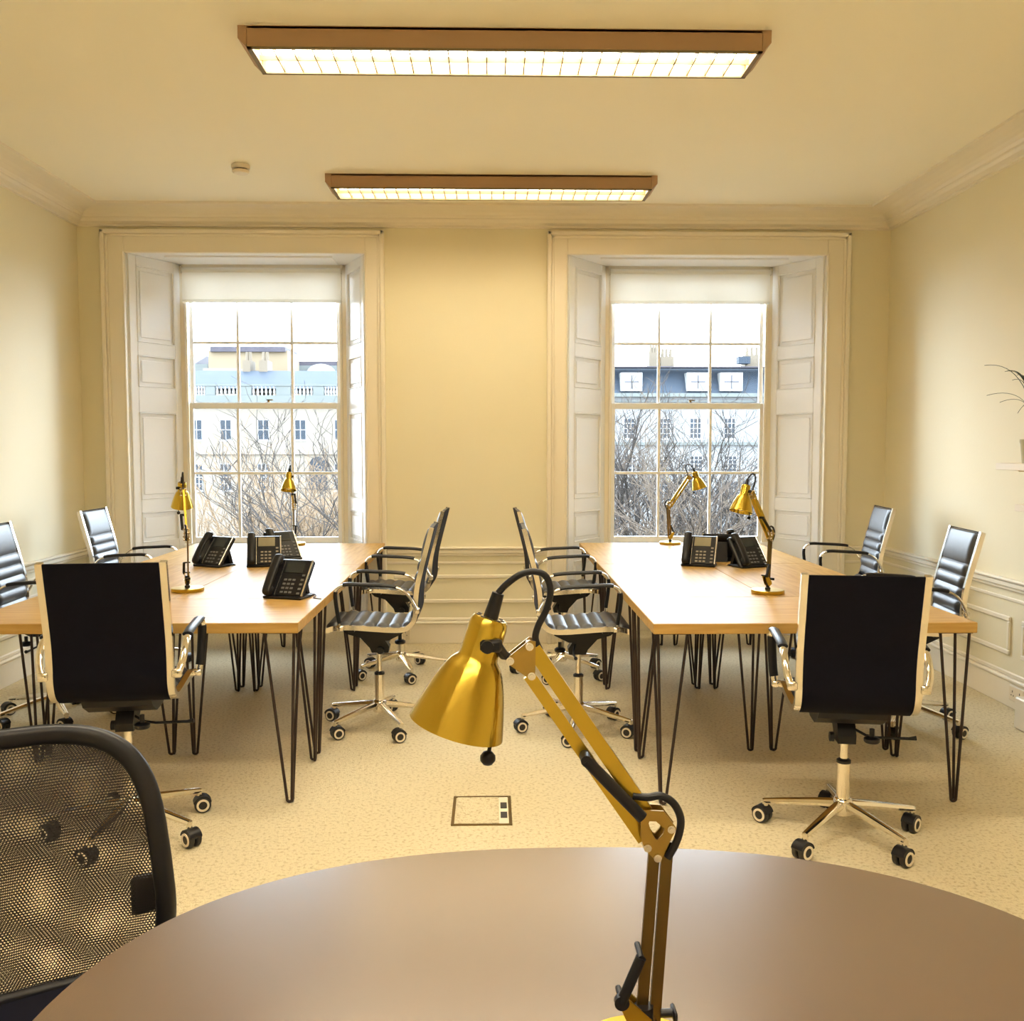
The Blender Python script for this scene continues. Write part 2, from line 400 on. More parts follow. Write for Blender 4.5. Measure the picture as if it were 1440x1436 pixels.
# ------------------------------------------------------------------ ceiling lights
def light(xc, y0, hl, label, grp, tube='tube'):
    t = thing('ceiling_light', label, 'ceiling light', (xc, y0+.14, H), 0, grp)
    d = .085; W = .28
    hb = MB(); T = None
    e = .035    # sloped ends
    # shell: front, back, ends, top as thin plates
    hb.box((-hl, -W/2, -d), (hl, -W/2+.012, 0), c=.003); hb.box((-hl, W/2-.012, -d), (hl, W/2, 0), c=.003)
    hb.box((-hl, -W/2, -.012), (hl, W/2, 0))
    for s in (-1, 1): hb.prism([(s*hl, 0), (s*(hl+e), 0), (s*(hl+e), -.05), (s*hl, -d)], -W/2, W/2, 'y')
    obj('housing', hb.data('housing', 'housing'), t)
    rm = MB(); rm.box((-hl, -W/2, -d-.004), (hl, -W/2+.016, -d+.002)); rm.box((-hl, W/2-.016, -d-.004), (hl, W/2, -d+.002))
    for s in (-1, 1): rm.box((s*hl, -W/2, -d-.004), (s*(hl-.02), W/2, -d+.002))
    obj('rim', rm.data('rim', 'louvre'), t)
    obj('diffuser', MB().box((-hl+.02, -W/2+.014, -.035), (hl-.02, W/2-.014, -.030)).data('diffuser', tube), t)
    lv = MB(); n = 26
    for i in range(1, n): x = -hl+.02+(2*hl-.04)*i/n; lv.box((x-.0024, -W/2+.014, -d+.001), (x+.0024, W/2-.014, -d+.022))
    lv.box((-hl+.02, -.0025, -d+.001), (hl-.02, .0025, -d+.022))
    obj('louvre_grid', lv.data('louvre_grid', 'louvre'), t)
light(.065, 4.00, 1.045, 'long louvred ceiling light nearest the camera, the larger one in view', 'louvred ceiling lights')
light(.010, 6.10, 1.0, 'long louvred ceiling light close to the windows, the smaller one in view', 'louvred ceiling lights', 'tube_dim')
light(.06, 1.80, 1.045, 'added unseen louvred ceiling light over the dark meeting table, to brighten the room', 'louvred ceiling lights', 'tube_added')  # out-of-view fixture added to light the foreground
light(.06, -.5, 1.045, 'added unseen louvred ceiling light at the rear, to brighten the room', 'louvred ceiling lights', 'tube_added')  # second added fixture, behind the camera, for more brightness

t = thing('smoke_detector', 'small round white smoke detector on the ceiling left of the lights', 'smoke detector', (-1.50, 5.93, H))
obj('base', MB().lathe([(.050, 0), (.055, -.004), (.055, -.022), (.050, -.026)], 32).data('base', 'plastic_white', 35), t)
obj('vent_ring', MB().lathe([(.040, -.025), (.040, -.036)], 32).data('vent_ring', 'socketslot', 35), t)
obj('cover', MB().lathe([(.050, -.034), (.050, -.042), (.042, -.052), (.02, -.056), (.001, -.057)], 32).data('cover', 'plastic_white', 35), t)

# ------------------------------------------------------------------ desks
DH = .75
def leg_mesh():     # three rod hairpin leg; corner of the desk at the origin, desk towards +x +y
    b = MB(); r = .0062; zt = DH-.042
    b.prism([(.012, .012), (.15, .012), (.15, .03), (.03, .15), (.012, .15)], zt-.004, zt, 'z')
    def hair(p, q, c):
        pts = [V((p[0], p[1], zt)), ]
        d = V((q[0]-p[0], q[1]-p[1], 0)).normalized()
        a = V((c[0], c[1], 0)) - d*.011; e = V((c[0], c[1], 0)) + d*.011
        pts.append(V((a.x, a.y, .028)))
        for k in range(1, 6):
            an = pi*k/6; pts.append(V((c[0], c[1], .017+r-.006)) - d*.011*cos(an) + V((0, 0, -.011*sin(an))) )
        pts.append(V((e.x, e.y, .028))); pts.append(V((q[0], q[1], zt)))
        b.tube(pts, r, 8)
    hair((.022, .022), (.14, .022), (.055, .045)); hair((.022, .022), (.022, .14), (.045, .055))
    return b.data('hairpin_leg', 'iron', 50)
LEG = leg_mesh()
def desk(x0, x1, y0, y1, label, grp, along='x'):
    cx, cy = (x0+x1)/2, (y0+y1)/2
    rz = 0 if along == 'x' else pi/2
    w, d = ((x1-x0)/2-.0012, (y1-y0)/2-.0012) if along == 'x' else ((y1-y0)/2-.0012, (x1-x0)/2-.0012)
    t = thing('desk', label, 'desk', (cx, cy, 0), rz, grp)
    obj('tabletop', MB().box((-w, -d, DH-.042), (w, d, DH), c=.0025).data('tabletop', 'deskwood'), t)
    for sx, sy, a in ((-1, -1, 0), (1, -1, pi/2), (1, 1, pi), (-1, 1, -pi/2)):
        obj('hairpin_leg', LEG, t, (sx*w, sy*d, 0), (0, 0, a))
for side, xa, xb, ya in (('left', -2.13, -.766, 3.80), ('right', .642, 1.942, 3.745)):
    xm = (xa+xb)/2; y1, y2, y3 = 4.42, 5.695, 6.955
    G = 'hairpin desks of the %s desk block' % side
    desk(xa, xb, ya, y1, 'light oak desk on hairpin legs set crosswise at the near end of the %s block' % side, G)
    for xx, yy, pos in (((xa, xm), (y1, y2), 'middle row, left half'), ((xm, xb), (y1, y2), 'middle row, right half'),
                        ((xa, xm), (y2, y3), 'row against the window, left half'), ((xm, xb), (y2, y3), 'row against the window, right half')):
        desk(xx[0], xx[1], yy[0], yy[1], 'light oak hairpin desk of the %s block, %s' % (side, pos), G, 'y')

# ------------------------------------------------------------------ office chairs (local: faces +Y, origin on the floor)
ZS = .55
PATH = [(-.285, ZS+.49), (-.262, ZS+.40), (-.236, ZS+.30), (-.213, ZS+.20), (-.205, ZS+.12), (-.203, ZS+.06), (-.185, ZS+.015), (-.145, ZS-.012), (-.08, ZS-.015), (0, ZS-.010), (.12, ZS-.002), (.20, ZS-.006), (.245, ZS-.022)]
PS = [(p.y, p.z) for p in spline([(0, a, b) for a, b in PATH], 6)]
def pathlen(ps):
    s = [0]
    for a, b in zip(ps, ps[1:]): s.append(s[-1]+sqrt((b[0]-a[0])**2+(b[1]-a[1])**2))
    return s
def on_path(s, SL=pathlen(PS)):
    s = max(0, min(SL[-1]-1e-6, s))
    for i in range(len(SL)-1):
        if SL[i+1] >= s:
            f = (s-SL[i])/(SL[i+1]-SL[i]); a, b = PS[i], PS[i+1]
            p = (a[0]+(b[0]-a[0])*f, a[1]+(b[1]-a[1])*f)
            i0, i1 = max(0, i-1), min(len(PS)-1, i+2)
            ty, tz = PS[i1][0]-PS[i0][0], PS[i1][1]-PS[i0][1]; l = sqrt(ty*ty+tz*tz)
            return p, (-tz/l, ty/l)     # normal towards the sitter
SLEN = pathlen(PS)[-1]
def cushion(s0, s1, ribs, name, halfw=.187, lo=-.006):
    nS = 120; nX = 14; front = []; back = []
    for i in range(nS+1):
        s = s0+(s1-s0)*i/nS; p, nrm = on_path(s)
        th = .010
        f = 1.0
        for a, b in ribs:
            if a <= s <= b: f = abs(sin(pi*(s-a)/(b-a)))**.45
        endf = min(1, (min(i, nS-i)/nS*(s1-s0))/.012); endf = sqrt(max(0, 1-(1-endf)**2))
        for j in range(nX+1):
            x = -halfw+2*halfw*j/nX; e = min(1, (halfw-abs(x))/.02); e = sqrt(max(0, 1-(1-e)**2))
            h = lo+(th-lo+.014*f)*endf*(.3+.7*e)
            # gentle dishing in the middle of the back
            front.append((x, p[0]+nrm[0]*h, p[1]+nrm[1]*h)); back.append((x, p[0]+nrm[0]*lo, p[1]+nrm[1]*lo))
    b = MB(); W = nX+1; fs = []; K = len(front)
    for i in range(nS):
        for j in range(nX):
            a = i*W+j; fs.append((a, a+1, a+W+1, a+W)); fs.append((K+a, K+a+W, K+a+W+1, K+a+1))
        for j in (0, nX):
            a = i*W+j; fs.append((a, a+W, K+a+W, K+a) if j else (a, K+a, K+a+W, a+W))
    for i in (0, nS):
        for j in range(nX):
            a = i*W+j; fs.append((a, K+a, K+a+1, a+1) if i else (a, a+1, K+a+1, K+a))
    b.add(front+back, fs); return b.data(name, 'leather', 55)
def ribset(a, b, n): return [(a+(b-a)*i/n, a+(b-a)*(i+1)/n) for i in range(n)]
SM = .475       # path length where the back turns into the seat
BACK = cushion(.004, SM, [(0.0, .17)]+ribset(.17, SM, 5), 'backrest')
SEAT = cushion(SM+.012, SLEN-.004, ribset(SM+.012, SLEN, 7), 'seat')
def bshell():       # taut black rear cover of the back
    b = MB(); vs = []; fs = []; n = 40
    for i in range(n+1):
        s = .0+(SM+.06)*i/n; p, nn = on_path(s)
        for x in (-.188, .188):
            for h in (-.007, -.014): vs.append((x, p[0]+nn[0]*h, p[1]+nn[1]*h))
    for i in range(n):
        a = i*4; fs += [(a+1, a+3, a+7, a+5), (a, a+4, a+6, a+2), (a, a+1, a+5, a+4), (a+2, a+6, a+7, a+3)]
    fs += [(0, 2, 3, 1), (n*4, n*4+1, n*4+3, n*4+2)]
    b.add(vs, fs); return b.data('rear_cover', 'blackback', 60)
REAR = bshell()
def rail():
    b = MB(); pts = [(0, a, c) for a, c in PS]; b.tube(pts, [(.016, .017)]*len(pts), 4, flat=(1, 0, 0)); return b.data('side_rail', 'chrome', 40)
RAIL = rail()
def armmesh():
    pts = [(.018, -.214, ZS+.085), (.03, -.195, ZS+.125), (.034, -.165, ZS+.170), (.034, -.125, ZS+.198), (.034, -.06, ZS+.209), (.034, .05, ZS+.214), (.034, .125, ZS+.216),
           (.034, .165, ZS+.205), (.034, .182, ZS+.175), (.032, .180, ZS+.12), (.028, .170, ZS+.05), (.02, .162, ZS+.0)]
    sp = spline(pts, 5); a = MB(); a.tube(sp, [(.013, .007)]*len(sp), 10, flat=(1, 0, 0))
    a.box((-.004, -.225, ZS+.07), (.03, -.200, ZS+.10), c=.004); a.box((-.004, .147, ZS-.012), (.034, .180, ZS+.012), c=.004)
    c1 = [p for p in sp if -.125 < p.y < .15 and p.z > ZS+.19]; c2 = [p for p in sp if p.y > .155 and ZS+.02 < p.z < ZS+.185]
    b = MB(); b.tube([p+V((0, 0, .003)) for p in c1], [(.019, .010)]*len(c1), 12, flat=(1, 0, 0)); b.tube(c2, [(.017, .010)]*len(c2), 12, flat=(1, 0, 0))
    return a.data('armrest', 'chrome', 50), b.data('arm_pad', 'blackplastic', 50)
ARM, PAD = armmesh()
def underpan():
    b = MB()
    b.prism([(-.15, ZS-.022), (.19, ZS-.012), (.15, ZS-.05), (.03, ZS-.085), (-.06, ZS-.085), (-.13, ZS-.05)], -.12, .12, 'x')
    b.box((-.197, -.10, ZS-.035), (.197, -.07, ZS-.022), c=.003); b.box((-.197, .10, ZS-.03), (.197, .13, ZS-.014), c=.003)
    return b.data('seat_pan', 'blackplastic')
PAN = underpan()
def mech():
    b = MB(); b.prism([(-.05, ZS-.165), (.035, ZS-.165), (.045, ZS-.14), (.10, ZS-.08), (-.02, ZS-.08), (-.055, ZS-.135)], -.032, .032, 'x')
    b.cyl((0, .04, ZS-.13), (0, .04, ZS-.09), .012, n=12); b.cyl((-.04, -.01, ZS-.15), (-.055, -.01, ZS-.15), .018, n=16)
    b.cyl((.075, -.10, ZS-.09), (.075, -.10, ZS-.125), .009, n=12); b.lathe([(.024, -.14), (.028, -.135), (.028, -.125), (.018, -.118)], 18, M.Translation((.075, -.10, ZS)))
    return b.data('tilt_mechanism', 'blackplastic', 40)
MECH = mech()
LEVER = MB().tube([(.03, -.02, ZS-.115), (.07, -.03, ZS-.135), (.11, -.035, ZS-.14), (.22, -.035, ZS-.14), (.245, -.035, ZS-.137)], [.005, .005, .005, .006, .009], 8).data('lever', 'blackplastic', 50)
LIFT = MB().lathe([(.024, .10), (.024, .285), (.019, .290), (.014, .291), (.014, .43)], 24).data('gas_lift', 'chrome', 40)
COLLAR = MB().lathe([(.026, .279), (.026, .289), (.015, .296)], 24, capb=True).data('collar', 'blackplastic', 40)
def basemesh():
    b = MB(); b.lathe([(.034, .085), (.036, .09), (.036, .135), (.030, .145), (.025, .147)], 24)
    for k in range(5):
        T = M.Rotation(R(72*k), 4, 'Z')
        b.tube([(.025, 0, .122), (.10, 0, .114), (.22, 0, .096), (.288, 0, .086)], [(.018, .021), (.016, .019), (.013, .016), (.010, .013)], 8, T, flat=(0, 0, 1))
        b.cyl((.285, 0, .068), (.285, 0, .092), .011, n=12, T=T)
    return b.data('star_base', 'chrome', 40)
SBASE = basemesh()
FORK = MB()
FORK.cyl((0, 0, .05), (0, 0, .082), .005, n=10)
hood = [(-.012+.036*cos(R(q)), .032+.036*sin(R(q))) for q in range(15, 171, 12)] + [(-.012+.030*cos(R(q)), .032+.030*sin(R(q))) for q in range(171, 14, -12)]
FORK.prism(hood, -.024, .024, 'y'); FORK.prism([(-.030, .030), (-.026, .052), (.002, .060), (.008, .034)], -.0035, .0035, 'y')
FORKM = FORK.data('caster', 'blackplastic', 40)
WHM = MB().lathe([(.004, -.0105), (.028, -.0105), (.032, -.007), (.032, .007), (.028, .0105), (.004, .0105)], 28, M.Translation((-.012, 0, .032)) @ M.Rotation(pi/2, 4, 'X')).data('wheel', 'wheelrubber', 35)
RING2 = MB().lathe([(.0165, -.0015), (.0165, .0015), (.0245, .0015), (.0245, -.0015), (.0165, -.0015)], 28, M.Translation((-.012, 0, .032)) @ M.Rotation(pi/2, 4, 'X'), False, False).data('wheel_ring', 'plastic_white', 35)
rnd = random.Random(5)
def chair(x, y, rz, phase, dz, label, grp):
    t = thing('office_chair', label, 'chair', (x, y, 0), rz, grp)
    U = (0, 0, dz)
    obj('seat', SEAT, t, U); bk = obj('backrest', BACK, t, U); obj('rear_cover', REAR, bk)
    for s in (-1, 1):
        obj('side_rail', RAIL, t, (s*.201, 0, dz))
        a = obj('armrest', ARM, t, (s*.210, 0, dz)); a.scale = (s, 1, 1)
        obj('arm_pad', PAD, a)
    obj('seat_pan', PAN, t, U); mc = obj('tilt_mechanism', MECH, t, U); obj('lever', LEVER, mc)
    lf = obj('gas_lift', LIFT, t); obj('collar', COLLAR, lf)
    ph = R(phase)-rz
    obj('star_base', SBASE, t, (0, 0, 0), (0, 0, ph))
    for k in range(5):
        a = ph+R(72*k); sw = R(rnd.choice((-1, 1))*rnd.uniform(15, 50)+rnd.choice((0, 180)))-rz
        c = obj('caster', FORKM, t, (.285*cos(a), .285*sin(a), 0), (0, 0, sw))
        for s in (-1, 1):
            obj('wheel', WHM, c, (0, s*.0145, 0)); obj('wheel_ring', RING2, c, (0, s*.0262, 0))
    return t
CG = 'black leather office chairs round the desks'
chair(1.31, 3.47, R(-9), 8, -.022, 'black leather office chair with its back to us in front of the right desk block', CG)
chair(-1.355, 3.55, R(7), -25, .018, 'black leather office chair with its back to us in front of the left desk block', CG)
chair(-.575, 4.90, R(90), 10, .012, 'nearer of two black chairs in the aisle tucked against the left desk block', CG)
chair(-.572, 6.08, R(88), 0, .015, 'farther of two black chairs in the aisle tucked against the left desk block', CG)
chair(.446, 4.83, R(-90), -30, .012, 'nearer of two black chairs in the aisle tucked against the right desk block', CG)
chair(.448, 6.05, R(-88), -41, .015, 'farther of two black chairs in the aisle tucked against the right desk block', CG)
chair(-2.335, 5.10, R(-86), -54, .0, 'black ribbed chair by the left wall, cut by the photo edge, behind the left desks', CG)
chair(-2.325, 6.33, R(-90), 20, .0, 'black ribbed chair by the left wall nearest the window corner', CG)
chair(2.145, 4.86, R(84), 20, -.01, 'black ribbed chair on the right wall side, the one nearer the near desk end', CG)
chair(2.33, 6.33, R(84), 0, .01, 'black ribbed chair on the right wall side nearest the window corner', CG)

# ------------------------------------------------------------------ brass desk lamps (local plane x=u towards the shade, z up)
YL = 1.05; TH = .74
X0L = at(905, 1436, YL)[0]
def L2(px, py):
    X, z = at(px, py, YL); return (X0L-X, z-TH)
def bar(b, p, q, w, y0, y1):
    p = V((p[0], p[1])); q = V((q[0], q[1])); d = (q-p).normalized(); n = V((-d.y, d.x))*w/2
    b.prism([tuple(p+n), tuple(q+n), tuple(q-n), tuple(p-n)], y0, y1, 'y')
def lampparts():
    P = []
    P.append(('base', MB().lathe([(.074, 0), (.0775, .003), (.0775, .015), (.075, .018), (.02, .0185)], 48).data('base', 'brass', 35), None))
    P.append(('stem', MB().lathe([(.013, .018), (.013, .026), (.008, .030), (.008, .062), (.011, .064), (.011, .075)], 20).data('stem', 'blackplastic', 35), None))
    br = MB(); poly = [L2(*p) for p in ((868, 1404), (882, 1398), (905, 1418), (922, 1434), (926, 1450), (905, 1462), (890, 1452))]
    for s in (-1, 1):
        br = MB(); br.prism(poly, s*.010-.0015, s*.010+.0015, 'y'); P.append(('bracket', br.data('bracket', 'brass'), None))
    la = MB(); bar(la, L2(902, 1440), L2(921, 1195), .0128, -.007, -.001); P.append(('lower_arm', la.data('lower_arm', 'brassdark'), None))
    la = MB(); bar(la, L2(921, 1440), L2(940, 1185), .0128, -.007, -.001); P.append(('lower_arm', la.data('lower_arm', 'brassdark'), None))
    if True:
        sp = MB(); a, c = L2(899, 1338), L2(872, 1400); y = .013
        sp.cyl((a[0], y, a[1]), (c[0], y, c[1]), .0062, n=12)
        for q in (a, c): sp.cyl((q[0], -.016, q[1]), (q[0], .016, q[1]), .0035, n=10)
        sp.lathe([(.004, -.004), (.0085, -.004), (.0085, .004), (.004, .004)], 14, M.Translation((c[0], y, c[1])) @ M.Rotation(pi/2, 4, 'X'))
    P.append(('spring', sp.data('spring', 'blackplastic', 40), None))
    sp = MB(); a, c = L2(822, 1062), L2(900, 1142); sp.cyl((a[0], .0165, a[1]), (c[0], .0165, c[1]), .0068, n=12)
    sp.cyl((a[0], -.010, a[1]), (a[0], .022, a[1]), .0062, n=12)
    P.append(('spring', sp.data('spring', 'blackplastic', 40), None))
    # elbow plates with the cut-out
    out = [(904, 1134.6), (931, 1136), (949, 1160), (938, 1181.6), (926.6, 1206.7), (919, 1204), (904, 1189), (899, 1171.6), (899, 1151.5)]
    inn = [(911, 1150), (920, 1150), (932, 1160), (930, 1168), (923, 1176), (920, 1175), (915, 1168), (912, 1160), (910, 1153)]
    el = MB()
    for s in (-1, 1):
        el = MB(); el.prism([L2(*p) for p in out], s*.0095-.0013, s*.0095+.0013, 'y', hole=[L2(*p) for p in inn]); P.append(('elbow_plate', el.data('elbow_plate', 'brass_in_shade'), None))
    ua = MB(); bar(ua, L2(750, 912), L2(908, 1142), .0165, -.006, .004); P.append(('upper_arm', ua.data('upper_arm', 'brass'), None))
    ua = MB(); bar(ua, L2(744, 950), L2(905, 1182), .0135, -.006, .0); P.append(('upper_arm', ua.data('upper_arm', 'brass'), None))
    hp = MB(); poly = [L2(*p) for p in ((744, 898), (752.8, 900), (752, 948), (746.6, 953.7), (715, 931.7), (712.7, 923))]
    for s in (-1, 1):
        hp = MB(); hp.prism(poly, s*.009-.0013, s*.009+.0013, 'y'); P.append(('head_plate', hp.data('head_plate', 'brass_in_shade'), None))
    bo = MB()
    for p in ((744, 906), (747, 947), (717, 926), (941, 1160), (908, 1186), (922, 1200), (899, 1141), (917, 1432)):
        q = L2(*p); bo.lathe([(.0045, -.0145), (.0045, .0145)], 12, M.Translation((q[0], 0, q[1])) @ M.Rotation(pi/2, 4, 'X'))
        bo.lathe([(.0025, -.0165), (.0025, .0165)], 8, M.Translation((q[0], 0, q[1])) @ M.Rotation(pi/2, 4, 'X'))
    P.append(('bolts', bo.data('bolts', 'silver', 40), None))
    wn = MB(); q = L2(936, 1425); wn.cyl((q[0]+.006, 0, q[1]), (q[0]-.010, 0, q[1]), .005, n=10); wn.box((q[0]-.012, -.012, q[1]-.006), (q[0]-.007, .012, q[1]+.006), c=.002)
    P.append(('wing_nut', wn.data('wing_nut', 'blackplastic', 40), None))
    # shade: axis from cap top to mouth
    c0 = V((*[L2(690, 868)[0]], 0, L2(690, 868)[1])); c1 = V((L2(646, 1008)[0], 0, L2(646, 1008)[1]))
    d = (c1-c0).normalized(); T = M.Translation(c0) @ d.to_track_quat('Z', 'Y').to_matrix().to_4x4()
    LS = (c1-c0).length+.012
    prof = [(.010, .0), (.018, .0005), (.0205, .004), (.0215, .010), (.0215, .043), (.0225, .047)]
    for k in range(1, 13):
        f = k/12; prof.append((.0225+.0315*(f**.64), .047+(LS-.047)*f))
    inner = [(r-.0012, z) for r, z in prof[::-1]][:-1]
    sh = MB(); sh.lathe(prof+inner, 72, None, capa=False, capb=True); sh.lathe([(.001, .0), (.0105, .0)], 30, None, False, False)
    P.append(('shade', sh.data('shade', 'brassshade', 40), None)); P.append(('@', T, None)); T = M.Identity(4); TI = (P[-1][1]).inverted()
    ho = MB()
    for k in range(9):
        a = 2*pi*k/9; ho.lathe([(.0026, -.0008), (.0026, .0006)], 8, T @ M.Translation((.0138*cos(a), .0138*sin(a), .0005)))
    for k in range(4): ho.box((.0205, -.006, .012+.0065*k), (.0221, .006, .015+.0065*k), T @ M.Rotation(pi*.93, 4, 'Z'))
    P.append(('vent_hole', ho.data('vent_hole', 'socketslot'), 'shade'))
    P.append(('bulb', MB().lathe([(.008, .05), (.012, .06), (.022, .085), (.024, .10), (.018, .118), (.002, .125)], 20, T).data('bulb', 'plastic_white', 60), 'shade'))
    q = L2(686, 1058); r0 = L2(693, 1020); kb = MB(TI); kb.cyl((r0[0], .02, r0[1]), (q[0], .02, q[1]), .0022, n=8)
    kb.lathe([(.001, -.0085), (.005, -.007), (.0082, -.003), (.0085, 0), (.0082, .003), (.005, .007), (.001, .0085)], 16, M.Translation((q[0], .02, q[1])))
    P.append(('switch_knob', kb.data('switch_knob', 'blackplastic', 60), 'shade'))
    T = TI.inverted()
    sw = MB(); a, b_, c = L2(688, 903), L2(700, 907), L2(716, 924)
    sw.box((a[0]-.014, .0, a[1]-.007), (a[0]+.010, .025, a[1]+.007), c=.003); sw.cyl((a[0]+.002, .0, a[1]), (a[0]+.002, .030, a[1]), .007, n=14)
    sw.tube([(b_[0], .012, b_[1]), (c[0]+.006, .004, c[1]+.003), (c[0], 0, c[1])], [.006, .0055, .004], 10)
    P.append(('swivel_joint', sw.data('swivel_joint', 'blackplastic', 40), None))
    cl = MB(); e0 = T @ V((0, 0, .001)); e1 = T @ V((0, 0, -.028))
    cl.tube([e0, e1], [.0085, .0068], 14)
    pts = [e1] + [V((L2(*p)[0], 0, L2(*p)[1])) for p in ((712, 822), (732, 808), (752, 804), (768, 811), (774, 832), (768, 858), (757, 880), (753, 898), (760, 916))]
    cl.tube(spline(pts, 6), .0038, 10)
    P.append(('power_cord', cl.data('power_cord', 'blackplastic', 60), None)); cl = MB()
    pts = [V((L2(*p)[0], .003, L2(*p)[1])) for p in ((889, 1118), (910, 1120), (928, 1118), (946, 1128), (956, 1148), (955, 1168), (948, 1188), (938, 1205))]
    cl.tube(spline(pts, 6), .0045, 10)
    P.append(('power_cord', cl.data('power_cord', 'blackplastic', 60), None))
    return P
LP = lampparts()
def lamp(x, y, z, rz, label, grp=None):
    t = thing('desk_lamp', label, 'lamp', (x, y, z), rz, grp); mk = {}
    for n, me, par in LP:
        if n == '@': mk['shade'].location = me.translation; mk['shade'].rotation_euler = me.to_euler(); continue
        o = obj(n, me, mk.get(par, t)); mk[n] = o
    return t
LG = 'brass swing-arm desk lamps'
lamp(X0L, YL, TH, pi, 'large brass swing-arm lamp in the foreground on the dark meeting table', LG)
lamp(-1.473, 4.66, DH, R(112), 'brass swing-arm lamp on the left desks between the phones and the near chair back', LG)
lamp(-1.40, 6.85, DH, R(-88), 'brass swing-arm lamp at the far window edge of the left desks', LG)
lamp(1.29, 6.85, DH, R(5), 'brass swing-arm lamp at the far window edge of the right desks, shade turned right', LG)
lamp(1.324, 4.53, DH, R(180+37), 'brass swing-arm lamp on the right desks in front of the black phones', LG)

# ------------------------------------------------------------------ desk phones (front edge towards -y, face leans back)
FT = R(52)
def phoneparts():
    T = M.Translation((0, -.075, .012)) @ M.Rotation(FT, 4, 'X'); P = []     # local: x across, y up the face, z out of the face
    b = MB(); b.box((-.098, 0, -.028), (.098, .205, 0), T, c=.008)
    b.box((-.10, -.085, .0), (.10, .02, .014), c=.005); b.prism([(-.075, .012), (.055, .010), (.075, .002), (-.075, .0)], -.09, .09, 'x')
    P.append(('body', b.data('body', 'blackplastic', 35), None))
    b = MB(); b.prism([(.07, .0), (.095, .0), (.055, .12), (.03, .12)], -.05, .05, 'x'); P.append(('stand', b.data('stand', 'blackplastic'), None))
    b = MB(); pts = [(-.072, .002, .020), (-.072, .012, .032), (-.072, .05, .036), (-.072, .10, .038), (-.072, .15, .036), (-.072, .192, .032), (-.072, .203, .020)]
    b.tube(spline(pts, 5), [(.011, .022)]*31, 14, T, flat=(0, 0, 1))
    b.box((-.093, -.006, .006), (-.051, .045, .030), T, c=.009); b.box((-.093, .162, .006), (-.051, .212, .030), T, c=.009)
    P.append(('handset', b.data('handset', 'blackplastic', 50), None))
    b = MB(); b.box((.090, .004, -.006), (.098, .200, .005), T, c=.002); P.append(('silver_trim', b.data('silver_trim', 'silver'), None)); b = MB(); b.box((-.046, .004, -.006), (-.043, .19, .003), T); P.append(('silver_trim', b.data('silver_trim', 'silver'), None))
    b = MB(); b.box((-.034, .128, 0), (.062, .190, .003), T, c=.001); P.append(('screen', b.data('screen', 'screen'), None))
    b = MB(); b.box((-.036, .008, 0), (.086, .120, .002), T, c=.001); P.append(('keypad', b.data('keypad', 'blackplastic'), None))
    P.append(('button', MB().box((-.0075, -.005, 0), (.0075, .005, .003), c=.001).data('button', 'keys'), 'keypad'))
    b = MB(); b.tube(spline([(.05, .08, .01), (.10, .06, .004), (.13, -.02, .004), (.18, -.04, .004)], 5), .0022, 6); P.append(('phone_cable', b.data('phone_cable', 'blackplastic', 60), None))
    return P, T
PP, PT = phoneparts()
SD = MB().box((-.034, .128, 0), (.062, .190, .003), PT, c=.001).data('screen', 'screendark')
BD = MB().box((-.0075, -.005, 0), (.0075, .005, .003), c=.001).data('button', 'keysdark')
def phone(x, y, rz, label, lit=True, cable=False):
    t = thing('desk_phone', label, 'phone', (x, y, DH), rz, 'black desk phones'); mk = {}
    for n, me, par in PP:
        if n == 'phone_cable' and not cable: continue
        if n == 'button':
            for i in range(4):
                for j in range(3):
                    o = obj('button', me if lit else BD, mk['keypad']); p = PT @ V((-.012+j*.022, .022+i*.022, .002)); o.location = p; o.rotation_euler = (FT, 0, 0)
            for i in range(5):
                o = obj('button', me if lit else BD, mk['keypad']); p = PT @ V((.074, .018+i*.024, .002)); o.location = p; o.rotation_euler = (FT, 0, 0)
            continue
        if n == 'screen' and not lit: me = SD
        o = obj(n, me, mk.get(par, t)); mk[n] = o
    return t
phone(-.935, 4.47, R(-18), 'black desk phone standing alone near the front edge of the left desks', False, True)
phone(-1.62, 5.66, R(-28), 'leftmost of the black desk phones clustered on the left desks', False)
phone(-1.335, 5.66, R(12), 'black desk phone with grey keypad in the middle of the left cluster', True)
phone(-1.30, 5.98, R(35), 'black desk phone at the back right of the left cluster, handset arching up', False)
phone(1.235, 5.62, R(-20), 'black desk phone with pale lit screen on the right desks', True)
phone(1.50, 5.56, R(22), 'dark black desk phone on the right desks beside the brass lamp', False)
phone(1.40, 5.86, R(172), 'black desk phone turned away at the back of the right cluster', False)

# ------------------------------------------------------------------ meeting table
def superell(a, b, n, k):
    out = []
    for i in range(k):
        t = 2*pi*i/k; c, s = cos(t), sin(t)
        out.append((a*math.copysign(abs(c)**(2/n), c), b*math.copysign(abs(s)**(2/n), s)))
    return out
t = thing('meeting_table', 'dark brown rounded meeting table filling the foreground', 'table', (.15, 1.07, 0))
k = 128; A, B = .725, .59; b = MB(); vs = []; fs = []
for s, z in ((.985, TH-.026), (1.0, TH-.022), (1.0, TH-.003), (.996, TH)):
    vs += [(x*s, y*s, z) for x, y in superell(A, B, 2.4, k)]
for i in range(3):
    for j in range(k): j2 = (j+1) % k; fs.append((i*k+j, i*k+j2, (i+1)*k+j2, (i+1)*k+j))
fs += [tuple(range(k))[::-1], tuple(3*k+j for j in range(k))]
b.add(vs, fs); obj('tabletop', b.data('tabletop', 'tabledark', 40), t)
obj('column', MB().lathe([(.05, .04), (.04, .06), (.04, TH-.04), (.12, TH-.028)], 32).data('column', 'tableedge', 40), t)
b = MB()
